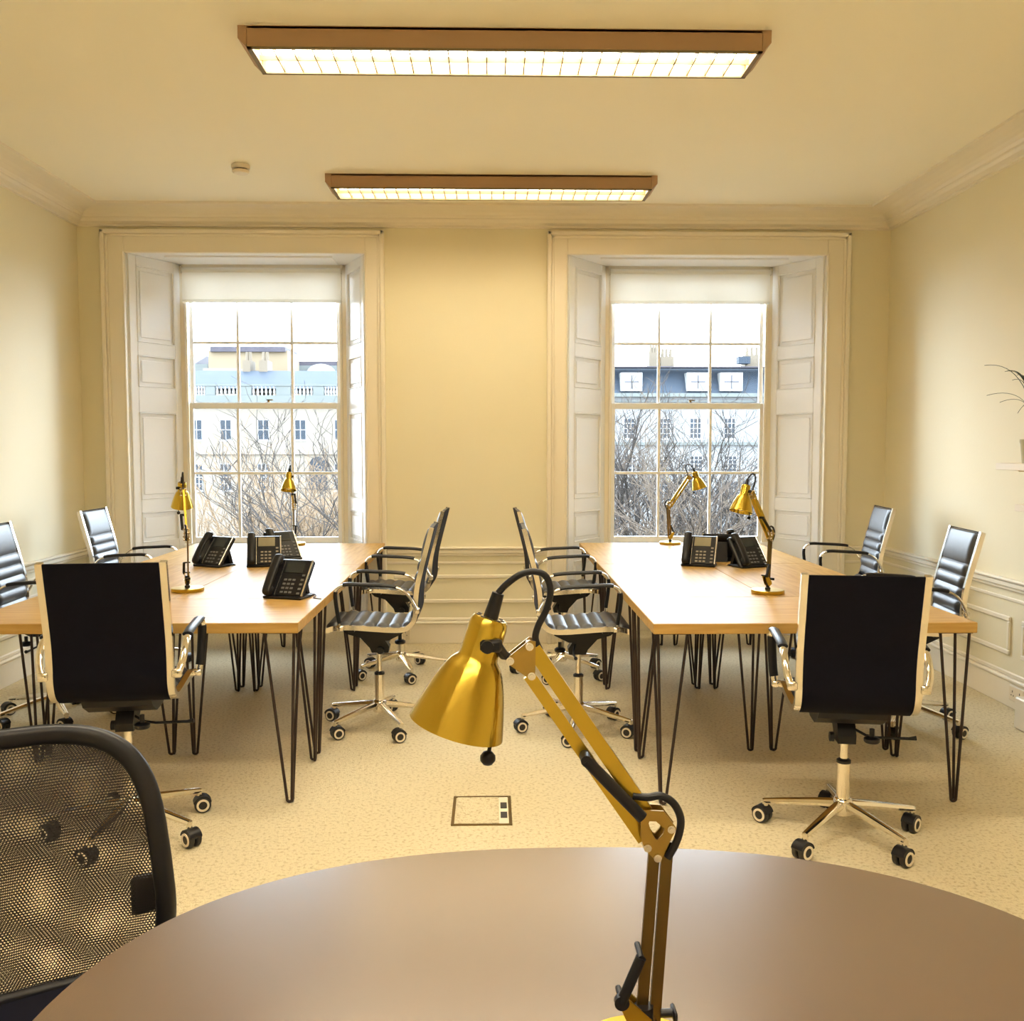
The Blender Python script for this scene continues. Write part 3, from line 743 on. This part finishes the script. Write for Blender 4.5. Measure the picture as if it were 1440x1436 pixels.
for q in range(4): b.tube([(.03, 0, .045), (.25, 0, .035), (.42, 0, .018)], [(.02, .03), (.018, .028), (.012, .022)], 8, M.Rotation(R(45+90*q), 4, 'Z'), flat=(0, 0, 1))
obj('foot', b.data('foot', 'tableedge', 40), t)

# ------------------------------------------------------------------ mesh chair by the meeting table (local faces -Y)
t = thing('mesh_chair', 'black mesh-backed chair pushed up to the left side of the meeting table', 'chair', (-.728, 1.45, 0), R(32))
def bk(u, v):       # back surface: u -1..1 across, v 0..1 up
    hw = .238+.038*(1-v)
    x = u*hw; z = .46+.458*v+.012*(1-u*u); y = .235-.035*(u*u)+.05*v-.03*sin(pi*v)
    return V((x, y, z))
ring = []; NR = 80
for i in range(NR):
    a = 2*pi*i/NR; c, s = cos(a), sin(a); n_ = 4.1
    u = math.copysign(abs(c)**(2/n_), c); v = math.copysign(abs(s)**(2/n_), s)*.5+.5; ring.append(bk(u, v))
b = MB(); b.tube(ring, [(.012, .019)]*NR, 12, closed=True, flat=(0, 1, 0)); obj('back_frame', b.data('back_frame', 'blackplastic', 60), t)
def meshsheet(off, sc, skew, name):
    nu, nv = 36, 36; vs = []; fs = []; uvs = []
    rg = random.Random(3)
    for j in range(nv+1):
        for i in range(nu+1):
            c, s = -1+2*i/nu, -1+2*j/nv
            # squircle mapping of the square to the frame shape
            u = c*sqrt(max(0, 1-.25*s*s*s*s*c*c)); v = s*sqrt(max(0, 1-.25*c*c*c*c*s*s))
            p = bk(u*.985, .5+.5*v*.985)
            wv = .004*sin(5*c+3*s+off*300)*cos(3.5*s-2.2*c)*(1-c*c)*(1-s*s) if off else 0
            p.y += off+wv; vs.append(p)
            uvs.append(((p.x*cos(skew)+p.z*sin(skew))*sc, (p.z*cos(skew)-p.x*sin(skew))*sc*1.15))
    for j in range(nv):
        for i in range(nu): a = j*(nu+1)+i; fs.append((a, a+1, a+nu+2, a+nu+1))
    me = bpy.data.meshes.new(name); me.from_pydata(vs, [], fs); uvl = me.uv_layers.new(name='UVMap')
    for l in me.loops: uvl.data[l.index].uv = uvs[l.vertex_index]
    me.materials.append(MT['chairmesh']); me.shade_smooth(); return me
mo = obj('back_mesh', meshsheet(0, 185, 0, 'back_mesh'), t)
obj('inner_mesh', meshsheet(.012, 176, .02, 'inner_mesh'), mo)
b = MB(); b.box((-.24, -.23, .435), (.24, .22, .49), c=.02); obj('seat', b.data('seat', 'blackback', 40), t)
b = MB(); b.tube([(0, .10, .42), (0, .26, .43), (0, .27, .47)], [(.012, .035)]*3, 10, flat=(0, 1, 0))
for s in (-1, 1): b.box((s*.262, .25, .56), (s*.215, .268, .635), c=.006)
obj('back_support', b.data('back_support', 'blackplastic', 40), t)
obj('gas_lift', MB().lathe([(.028, .09), (.028, .26), (.016, .265), (.016, .43)], 20).data('gas_lift', 'blackplastic', 40), t)
b = MB(); b.lathe([(.04, .08), (.04, .13), (.03, .14)], 20)
for q in range(5): b.tube([(.03, 0, .115), (.20, 0, .095), (.285, 0, .082)], [(.018, .022), (.015, .018), (.012, .014)], 8, M.Rotation(R(72*q), 4, 'Z'), flat=(0, 0, 1))
obj('star_base', b.data('star_base', 'blackplastic', 40), t)
for q in range(5):
    a = R(72*q); c = obj('caster', FORKM, t, (.275*cos(a), .275*sin(a), 0), (0, 0, a))
    for s in (-1, 1): obj('wheel', WHM, c, (0, s*.0145, 0))

# ------------------------------------------------------------------ floor box, sockets, shelves, plant
t = thing('floor_box', 'square carpeted floor socket box sunk in the carpet between the desk blocks', 'floor socket', (-.037, 3.745, 0), R(0))
b = MB()
for a_, c_ in (((-.118, -.152, 0), (-.106, .152, .004)), ((.106, -.152, 0), (.118, .152, .004)), ((-.106, -.152, 0), (.106, -.142, .004)), ((-.106, .142, 0), (.106, .152, .004))): b.box(a_, c_)
obj('frame', b.data('frame', 'brassdark'), t)
obj('lid', MB().box((-.102, -.138, 0), (.066, .138, .004)).data('lid', 'carpet'), t)
obj('socket_strip', MB().box((.068, -.138, 0), (.104, .138, .003)).data('socket_strip', 'plastic_white'), t)
for y in (-.055, .045): obj('socket_opening', MB().box((.074, y-.03, .003), (.100, y+.03, .005)).data('socket_opening', 'socketslot'), t)
def socket(label, T):
    t = thing('wall_socket', label, 'socket', tuple(T.translation), 0, 'double wall sockets'); t.rotation_euler = T.to_euler()
    obj('face_plate', MB().box((-.073, -.012, -.043), (.073, 0, .043), c=.004).data('face_plate', 'plastic_white'), t)
    b = MB()
    for s in (-1, 1):
        for q in ((0, .012, .004, .006), (-.011, -.01, .006, .003), (.011, -.01, .006, .003)): b.box((s*.036+q[0]-q[2]/2, -.0135, q[1]-q[3]-.0), (s*.036+q[0]+q[2]/2, -.011, q[1]+q[3]))
    obj('pin_slot', b.data('pin_slot', 'socketslot'), t)
socket('white double wall socket on the skirting behind the aisle chair', M.Translation((-.665, YB-.022, .075)))
socket('white double wall socket low on the wall by the left desks', M.Translation((-.20-.95+.0, YB-.035, .09)) if False else M.Translation((-.46+.0, YB-.022, .075)) if False else M.Translation((XR-.022, 5.12, .09)) @ M.Rotation(-pi/2, 4, 'Z'))
SGR = 'white floating wall shelves'
for z, y1, lab, d in ((1.345, 5.10, 'upper white floating shelf on the right wall under the spiky plant', .2), (1.135, 4.90, 'lower white floating shelf on the right wall, just cut by the photo edge', .2)):
    t = thing('wall_shelf', lab, 'shelf', (XR, y1-.45, z), 0, SGR)
    obj('board', MB().box((-d, -.45, -.018), (0, .45, .018), c=.002).data('board', 'plastic_white'), t)
    b = MB()
    for y in (-.3, .3): b.box((-.16, y-.006, -.026), (-.001, y+.006, -.018)); b.box((-.006, y-.006, -.09), (-.001, y+.006, -.018))
    obj('shelf_bracket', b.data('shelf_bracket', 'plastic_white'), t)
struct('trim_5', MB().box((2.70, 3.6, 0), (XR, 4.82, .165), c=.008), 'trim')
pxx, pyy, pz = 2.80, 4.93, 1.363
t = thing('potted_plant', 'dark spiky-leaved plant in a small pot on the upper wall shelf', 'plant', (pxx, pyy, pz))
obj('pot', MB().lathe([(.038, 0), (.048, .10), (.052, .11), (.052, .125), (.046, .125), (.044, .112)], 28).data('pot', 'pot', 40), t)
obj('soil', MB().lathe([(.001, .111), (.0435, .111)], 20, None, False, False).data('soil', 'soil'), t)
stalk = MB(); stalk.tube([(0, 0, .11), (.005, -.01, .20), (0, -.015, .27)], [.008, .007, .006], 8); obj('stalk', stalk.data('stalk', 'bark', 60), t)
rg = random.Random(11)
specs = [(-.135, .04, .265, .22), (-.10, .03, .22, .18), (-.07, -.02, .20, .2), (-.055, .05, .05, .16)]
specs += [(.30*cos(q)*rg.uniform(.3, .8)-.02, .34*sin(q)-.1, rg.uniform(.05, .3), .2) for q in [2.2+rg.uniform(0, 4.4) for _ in range(16)]]
for dx, dy, dz, w_ in specs:
    if dx > .09: dx = .09
    b = MB(); p0 = V((0, -.015, .24)); p3 = p0+V((dx, dy, dz-.03)); mid = p0+V((dx*.25, dy*.25, max(dz, .1)*.85+.04))
    pts = []; rs = []
    for i in range(13):
        f = i/12; p = p0*(1-f)**2+mid*2*f*(1-f)+p3*f*f; pts.append(p); rs.append((.0012, .0075*sin(pi*min(1, f*.75+.22))**.8*(1-f**6)+.0004))
    b.tube(pts, rs, 6, flat=(0, 0, 1)); obj('leaf', b.data('leaf', 'leaf', 60), t)

# ------------------------------------------------------------------ outside
gz = -9.0
struct('ground_outside', MB().box((-90, 8.5, gz-.3), (90, 130, gz)), 'grass')
YF = 80.0
def P(px, py, Y=YF): return at(px, py, Y)
def building(name, label, x0, x1, ztop, y, depth, m):
    t = thing(name, label, 'building', ((x0+x1)/2, y, gz), 0)
    obj('wall', MB().box((x0-t.location.x, 0, 0), (x1-t.location.x, depth, ztop-gz)).data('wall', m), t); return t
def loc(t, b): b.v = [(p[0]-t.location.x, p[1]-t.location.y, p[2]-t.location.z) for p in b.v]; return b
def ext_window(t, px0, px1, py0, py1, Y=YF, sashes=(3, 4)):
    x0, z1 = P(px0, py0, Y); x1, z0 = P(px1, py1, Y); b = MB(); f = .06
    b.box((x0-.10, Y-.05, z0-.12), (x1+.10, Y+.05, z0)); b.box((x0, Y-.03, z0), (x0+f, Y+.03, z1)); b.box((x1-f, Y-.03, z0), (x1, Y+.03, z1)); b.box((x0, Y-.03, z1-f), (x1, Y+.03, z1)); b.box((x0, Y-.03, z0), (x1, Y+.03, z0+f))
    for i in range(1, sashes[0]): x = x0+(x1-x0)*i/sashes[0]; b.box((x-.03, Y-.03, z0), (x+.03, Y+.02, z1))
    for i in range(1, sashes[1]): z = z0+(z1-z0)*i/sashes[1]; b.box((x0, Y-.03, z-.03), (x1, Y+.02, z+.03))
    o = obj('window', loc(t, b).data('window', 'extwhite'), t)
    obj('pane', loc(t, MB().box((x0, Y-.012, z0), (x1, Y+.03, z1))).data('pane', 'extglass'), o)
def strip(t, name, px0, px1, py0, py1, pr, m, Y=YF):
    x0, z1 = P(px0, py0, Y); x1, z0 = P(px1, py1, Y)
    return obj(name, loc(t, MB().box((x0, Y-pr, z0), (x1, Y+.1, z1))).data(name, m), t)
# left terrace with balustrade
xl0, xl1 = P(60, 600)[0], P(640, 600)[0]; zt = P(400, 556)[1]
tb = building('townhouse', 'pale stone terrace with a roof balustrade, through the left window', xl0, xl1, zt, YF, 12, 'stone')
strip(tb, 'cornice', 60, 640, 556, 569, .5, 'stonegrey'); strip(tb, 'coping', 60, 640, 540, 543.5, .25, 'stonegrey')
strip(tb, 'string_course', 60, 640, 636, 639, .2, 'stone')
zc0, zc1 = P(400, 556)[1], P(400, 543.5)[1]
solid = [(60, 266), (290, 303), (337, 354), (389, 409), (441, 456), (480, 640)]
for a, c in solid:
    x0, x1 = P(a, 550)[0], P(c, 550)[0]; obj('parapet', loc(tb, MB().box((x0, YF-.2, zc0), (x1, YF+.1, zc1))).data('parapet', 'stonegrey'), tb)
for (a, c), (a2, c2) in zip(solid, solid[1:]):
    x0, x1 = P(c, 550)[0], P(a2, 550)[0]; n = 6
    for i in range(n):
        x = x0+(x1-x0)*(i+.5)/n; h = zc1-zc0
        o = obj('baluster', MB().lathe([(.08, 0), (.08, .05), (.05, .08), (.12, h*.35), (.06, h*.75), (.08, h*.92), (.08, h)], 8, M.Translation((x-tb.location.x, -.05, zc0-gz))).data('baluster', 'extwhite', 60), tb)
for a in (120, 175, 268, 309, 362, 414, 470, 540, 590):
    ext_window(tb, a, a+17, 590, 619, sashes=(2, 2))
    if a != 414: ext_window(tb, a, a+18, 652, 690)
x, z0 = P(448, 690); z1 = P(448, 655)[1]
b = MB(); rr = .75
b.prism([(x-rr, z0), (x+rr, z0), (x+rr, z1)]+[(x+rr*cos(R(a)), z1+rr*sin(R(a))) for a in range(15, 180, 15)]+[(x-rr, z1)], YF-.06, YF+.05, 'y')
obj('arched_window', loc(tb, b).data('arched_window', 'extglass'), tb)
# roofs behind it
def rooflong(t, name, px0, px1, py0, py1, Y, run, m):
    x0, zt_ = P(px0, py0, Y+run); x1 = P(px1, py0, Y+run)[0]; zb = P(px0, py1, Y)[1]
    b = MB(); b.add([(x0, Y, zb), (x1, Y, zb), (x1, Y+run, zt_), (x0, Y+run, zt_), (x1, Y+2*run, zb), (x0, Y+2*run, zb)], [(0, 1, 2, 3), (3, 2, 4, 5), (0, 3, 5), (1, 4, 2), (0, 5, 4, 1)])
    return obj(name, loc(t, b).data(name, m), t)
rooflong(tb, 'roof', 60, 640, 521, 546, YF+1.2, 4, 'slate')
for x0p, x1p in ((345, 356), (368, 380)):
    x0, z1 = P(x0p, 508, 86); x1, z0 = P(x1p, 540, 86); c = obj('chimney', loc(tb, MB().box((x0, 85, z0-2), (x1, 87, z1))).data('chimney', 'chimneystone'), tb)
    b = MB()
    for f in (.25, .7): b.cyl((x0+(x1-x0)*f, 86, z1), (x0+(x1-x0)*f, 86, z1+.8), .16, .12, 8)
    obj('chimney_pot', loc(tb, b).data('chimney_pot', 'chimneystone', 40), c)
Y2 = 100
t2 = building('background_block', 'tan flat-roofed block rising behind the balustraded terrace', P(293, 500, Y2)[0], P(404, 500, Y2)[0], P(350, 493, Y2)[1], Y2, 6, 'tan')
x0, z0 = P(297, 495, Y2); x1, z1 = P(402, 488, Y2); obj('roof_parapet', loc(t2, MB().box((x0, Y2-.4, z0), (x1, Y2+6, z1))).data('roof_parapet', 'slategrey'), t2)
x0, z0 = P(290, 530, Y2-4); x1, z1 = P(340, 519, Y2-4); obj('lower_roof', loc(t2, MB().box((x0, Y2-5, z0-2), (x1, Y2, z1))).data('lower_roof', 'stone'), t2)
t3 = building('pediment_building', 'distant grey-roofed building with a curved pediment, left window right pane', P(405, 520, Y2+8)[0], P(520, 520, Y2+8)[0], P(440, 514, Y2+8)[1], Y2+8, 12, 'stonegrey')
x, z = P(452, 526, Y2+7.9); b = MB(); b.prism([(x+1.6*cos(R(a)), z+1.1*sin(R(a))) for a in range(0, 181, 15)], Y2+7.6, Y2+8.1, 'y'); obj('pediment', loc(t3, b).data('pediment', 'extwhite'), t3)
x0, z0 = P(408, 514, Y2+8); x1, z1 = P(500, 508, Y2+8); obj('roof', loc(t3, MB().box((x0, Y2+8, z0), (x1, Y2+20, z1))).data('roof', 'slategrey'), t3)
t4 = building('slate_roofed_house', 'low house with pale slate roof at the far left of the left window', P(150, 520, Y2+4)[0], P(292, 520, Y2+4)[0], P(280, 512, Y2+4)[1], Y2+4, 12, 'stonegrey')
rooflong(t4, 'roof', 150, 292, 500, 512, Y2+4, 5, 'slategrey')
# right terrace with slate mansard and dormers
xr0, xr1 = P(660, 600)[0], P(1380, 600)[0]; ze = P(960, 556)[1]
tr = building('dormer_terrace', 'pale terrace with blue slate mansard roof and white dormers, through the right window', xr0, xr1, ze, YF, 12, 'stonepale')
strip(tr, 'cornice', 660, 1380, 553, 559, .6, 'stonegrey'); strip(tr, 'string_course', 660, 1380, 563, 566, .3, 'stonegrey'); strip(tr, 'string_course', 660, 1380, 622, 626, .3, 'stonegrey')
x0, zb = P(660, 553, YF); x1 = P(1380, 553)[0]; zt = P(960, 517, YF+1.5)[1]
b = MB(); b.add([(x0, YF+.1, zb), (x1, YF+.1, zb), (x1, YF+1.5, zt), (x0, YF+1.5, zt), (x1, YF+11, zt), (x0, YF+11, zt), (x1, YF+12, zb), (x0, YF+12, zb)], [(0, 1, 2, 3), (3, 2, 4, 5), (5, 4, 6, 7), (0, 3, 5, 7), (1, 6, 4, 2), (0, 7, 6, 1)])
obj('mansard_roof', loc(tr, b).data('mansard_roof', 'slate'), tr)
strip(tr, 'roof_ridge', 660, 1380, 514.5, 517.5, -1.3, 'slategrey')
for a, c in ((700, 730), (760, 790), (820, 850), (873, 903), (966, 997), (1013, 1044), (1090, 1120), (1150, 1180)):
    x0, z1 = P(a, 524, YF); x1, z0 = P(c, 550, YF); d = obj('dormer', loc(tr, MB().box((x0, YF-.05, z0), (x1, YF+1.6, z1))).data('dormer', 'extwhite'), tr)
    b = MB(); xm = (x0+x1)/2; w_ = (x1-x0)*.33; b.box((xm-w_, YF-.08, z0+.2), (xm+w_, YF-.04, z1-.2)); dw = obj('window', loc(tr, b).data('window', 'stonepale'), d)
    b = MB(); b.box((xm-.03, YF-.11, z0+.2), (xm+.03, YF-.07, z1-.2)); zz = (z0+z1)/2; b.box((xm-w_, YF-.11, zz-.03), (xm+w_, YF-.07, zz+.03)); obj('glazing_bar', loc(tr, b).data('glazing_bar', 'slategrey'), d)
for a, c, y_ in ((912, 925, 497), (928, 946, 502), (1046, 1068, 500)):
    x0, z1 = P(a, y_, 84); x1, z0 = P(c, 522, 84); ch = obj('chimney', loc(tr, MB().box((x0, 83.5, z0-1), (x1, 85, z1))).data('chimney', 'chimneystone'), tr)
    b = MB()
    for f in (.2, .5, .8): b.cyl((x0+(x1-x0)*f, 84, z1), (x0+(x1-x0)*f, 84, z1+.7), .15, .11, 8)
    obj('chimney_pot', loc(tr, b).data('chimney_pot', 'chimneystone', 40), ch)
x0, z1 = P(1037, 502, 83); x1, z0 = P(1053, 512, 83); obj('roof_tank', loc(tr, MB().box((x0, 82.5, z0), (x1, 83.5, z1))).data('roof_tank', 'slate'), tr)
for a in (720, 770, 822, 877, 927, 970, 1018, 1070, 1120, 1175):
    ext_window(tr, a, a+16, 588, 617); ext_window(tr, a, a+18, 641, 664); ext_window(tr, a, a+20, 676, 704)

def tree(x, y, h, label, m, seed, spread=.55, levels=6, r0=.16, lean=0, grp='bare winter trees across the street'):
    rg = random.Random(seed); t = thing('bare_tree', label, 'tree', (x, y, gz), rg.uniform(0, 6), grp)
    tk = MB(); br = MB()
    def grow(mb, p, d, L, r, lv):
        pts = [p]; n = 4 if lv < 3 else 3
        for i in range(n):
            d = (d+V((rg.gauss(0, .13), rg.gauss(0, .13), rg.gauss(.03, .08)))).normalized(); pts.append(pts[-1]+d*L/n)
        rs = [r*(1-.4*i/n) for i in range(n+1)]
        mb.tube(pts, rs, 8 if lv == 0 else (5 if lv < 3 else 3), cap=False)
        if lv >= levels: return
        k = 3 if lv < 4 else 2
        if lv == 0: k = 7
        for i in range(k):
            f = rg.uniform(.45, 1) if i else 1
            q = pts[min(n, max(1, int(f*n)))]; nd = (d+V((rg.gauss(0, spread), rg.gauss(0, spread), rg.uniform(-.15, .45)))).normalized()
            grow(br, q, nd, L*rg.uniform(.62, .82), max(.011, r*(.42 if lv == 0 else .64)), lv+1)
    grow(tk, V((0, 0, -.2)), V((lean, 0, 1)).normalized(), h*.30, r0, 0)
    obj('trunk', tk.data('trunk', m, 60, fix=False), t); obj('branches', br.data('branches', m, 60, fix=False), t)
def tx(px, Y): return at(px, 640, Y)[0]
tree(tx(300, 34), 34, 14.0, 'pale bare tree behind the leftmost panes of the left window', 'barkpale', 1, levels=7, r0=0.18)
tree(tx(375, 37), 37, 13.0, 'pale bare tree behind the middle panes of the left window', 'barkpale', 2, levels=7, r0=0.165)
tree(tx(470, 30), 30, 14.5, 'dark bare tree reaching in from the right edge of the left window', 'barkdark', 3, levels=7, r0=0.21)
tree(tx(430, 45), 45, 14.5, 'pale bare tree behind the right panes of the left window', 'barkpale', 4, levels=7, r0=0.165)
tree(tx(915, 36), 36, 16.5, 'tall dark bare tree behind the left panes of the right window', 'barkdark', 5, levels=7, r0=0.3)
tree(tx(990, 30), 30, 14.0, 'slender bare tree behind the middle panes of the right window', 'bark', 6, levels=7, r0=0.195)
tree(tx(1060, 34), 34, 14.5, 'bare tree behind the rightmost panes of the right window', 'barkdark', 7, levels=7, r0=0.195)
tree(tx(870, 46), 46, 17.0, 'bare tree behind the far left panes of the right window', 'bark', 8, levels=7, r0=0.21)

# ------------------------------------------------------------------ light
W = bpy.data.worlds.new('world'); S.world = W; W.use_nodes = True
nt = W.node_tree; bg = nt.nodes['Background']; bg.inputs[0].default_value = (.78, .89, 1.0, 1); bg.inputs[1].default_value = 6.2
for w in WIN:
    ld = bpy.data.lights.new('window_portal', 'AREA'); ld.shape = 'RECTANGLE'; ld.size = w['i'][1]-w['i'][0]; ld.size_y = 2.1; ld.cycles.is_portal = True
    lo = bpy.data.objects.new('window_portal', ld); COL.objects.link(lo); lo.location = ((w['i'][0]+w['i'][1])/2, YB+WT+.06, 1.76); lo.rotation_euler = (-pi/2, 0, 0)

S.view_settings.view_transform = 'Standard'; S.view_settings.look = 'None'; S.view_settings.gamma = 1; S.view_settings.use_curve_mapping = False
S.view_settings.exposure = 1.63
S.cycles.max_bounces = 10; S.cycles.diffuse_bounces = 6; S.cycles.transparent_max_bounces = 16
S.cycles.use_denoising = True; S.cycles.sample_clamp_indirect = 8
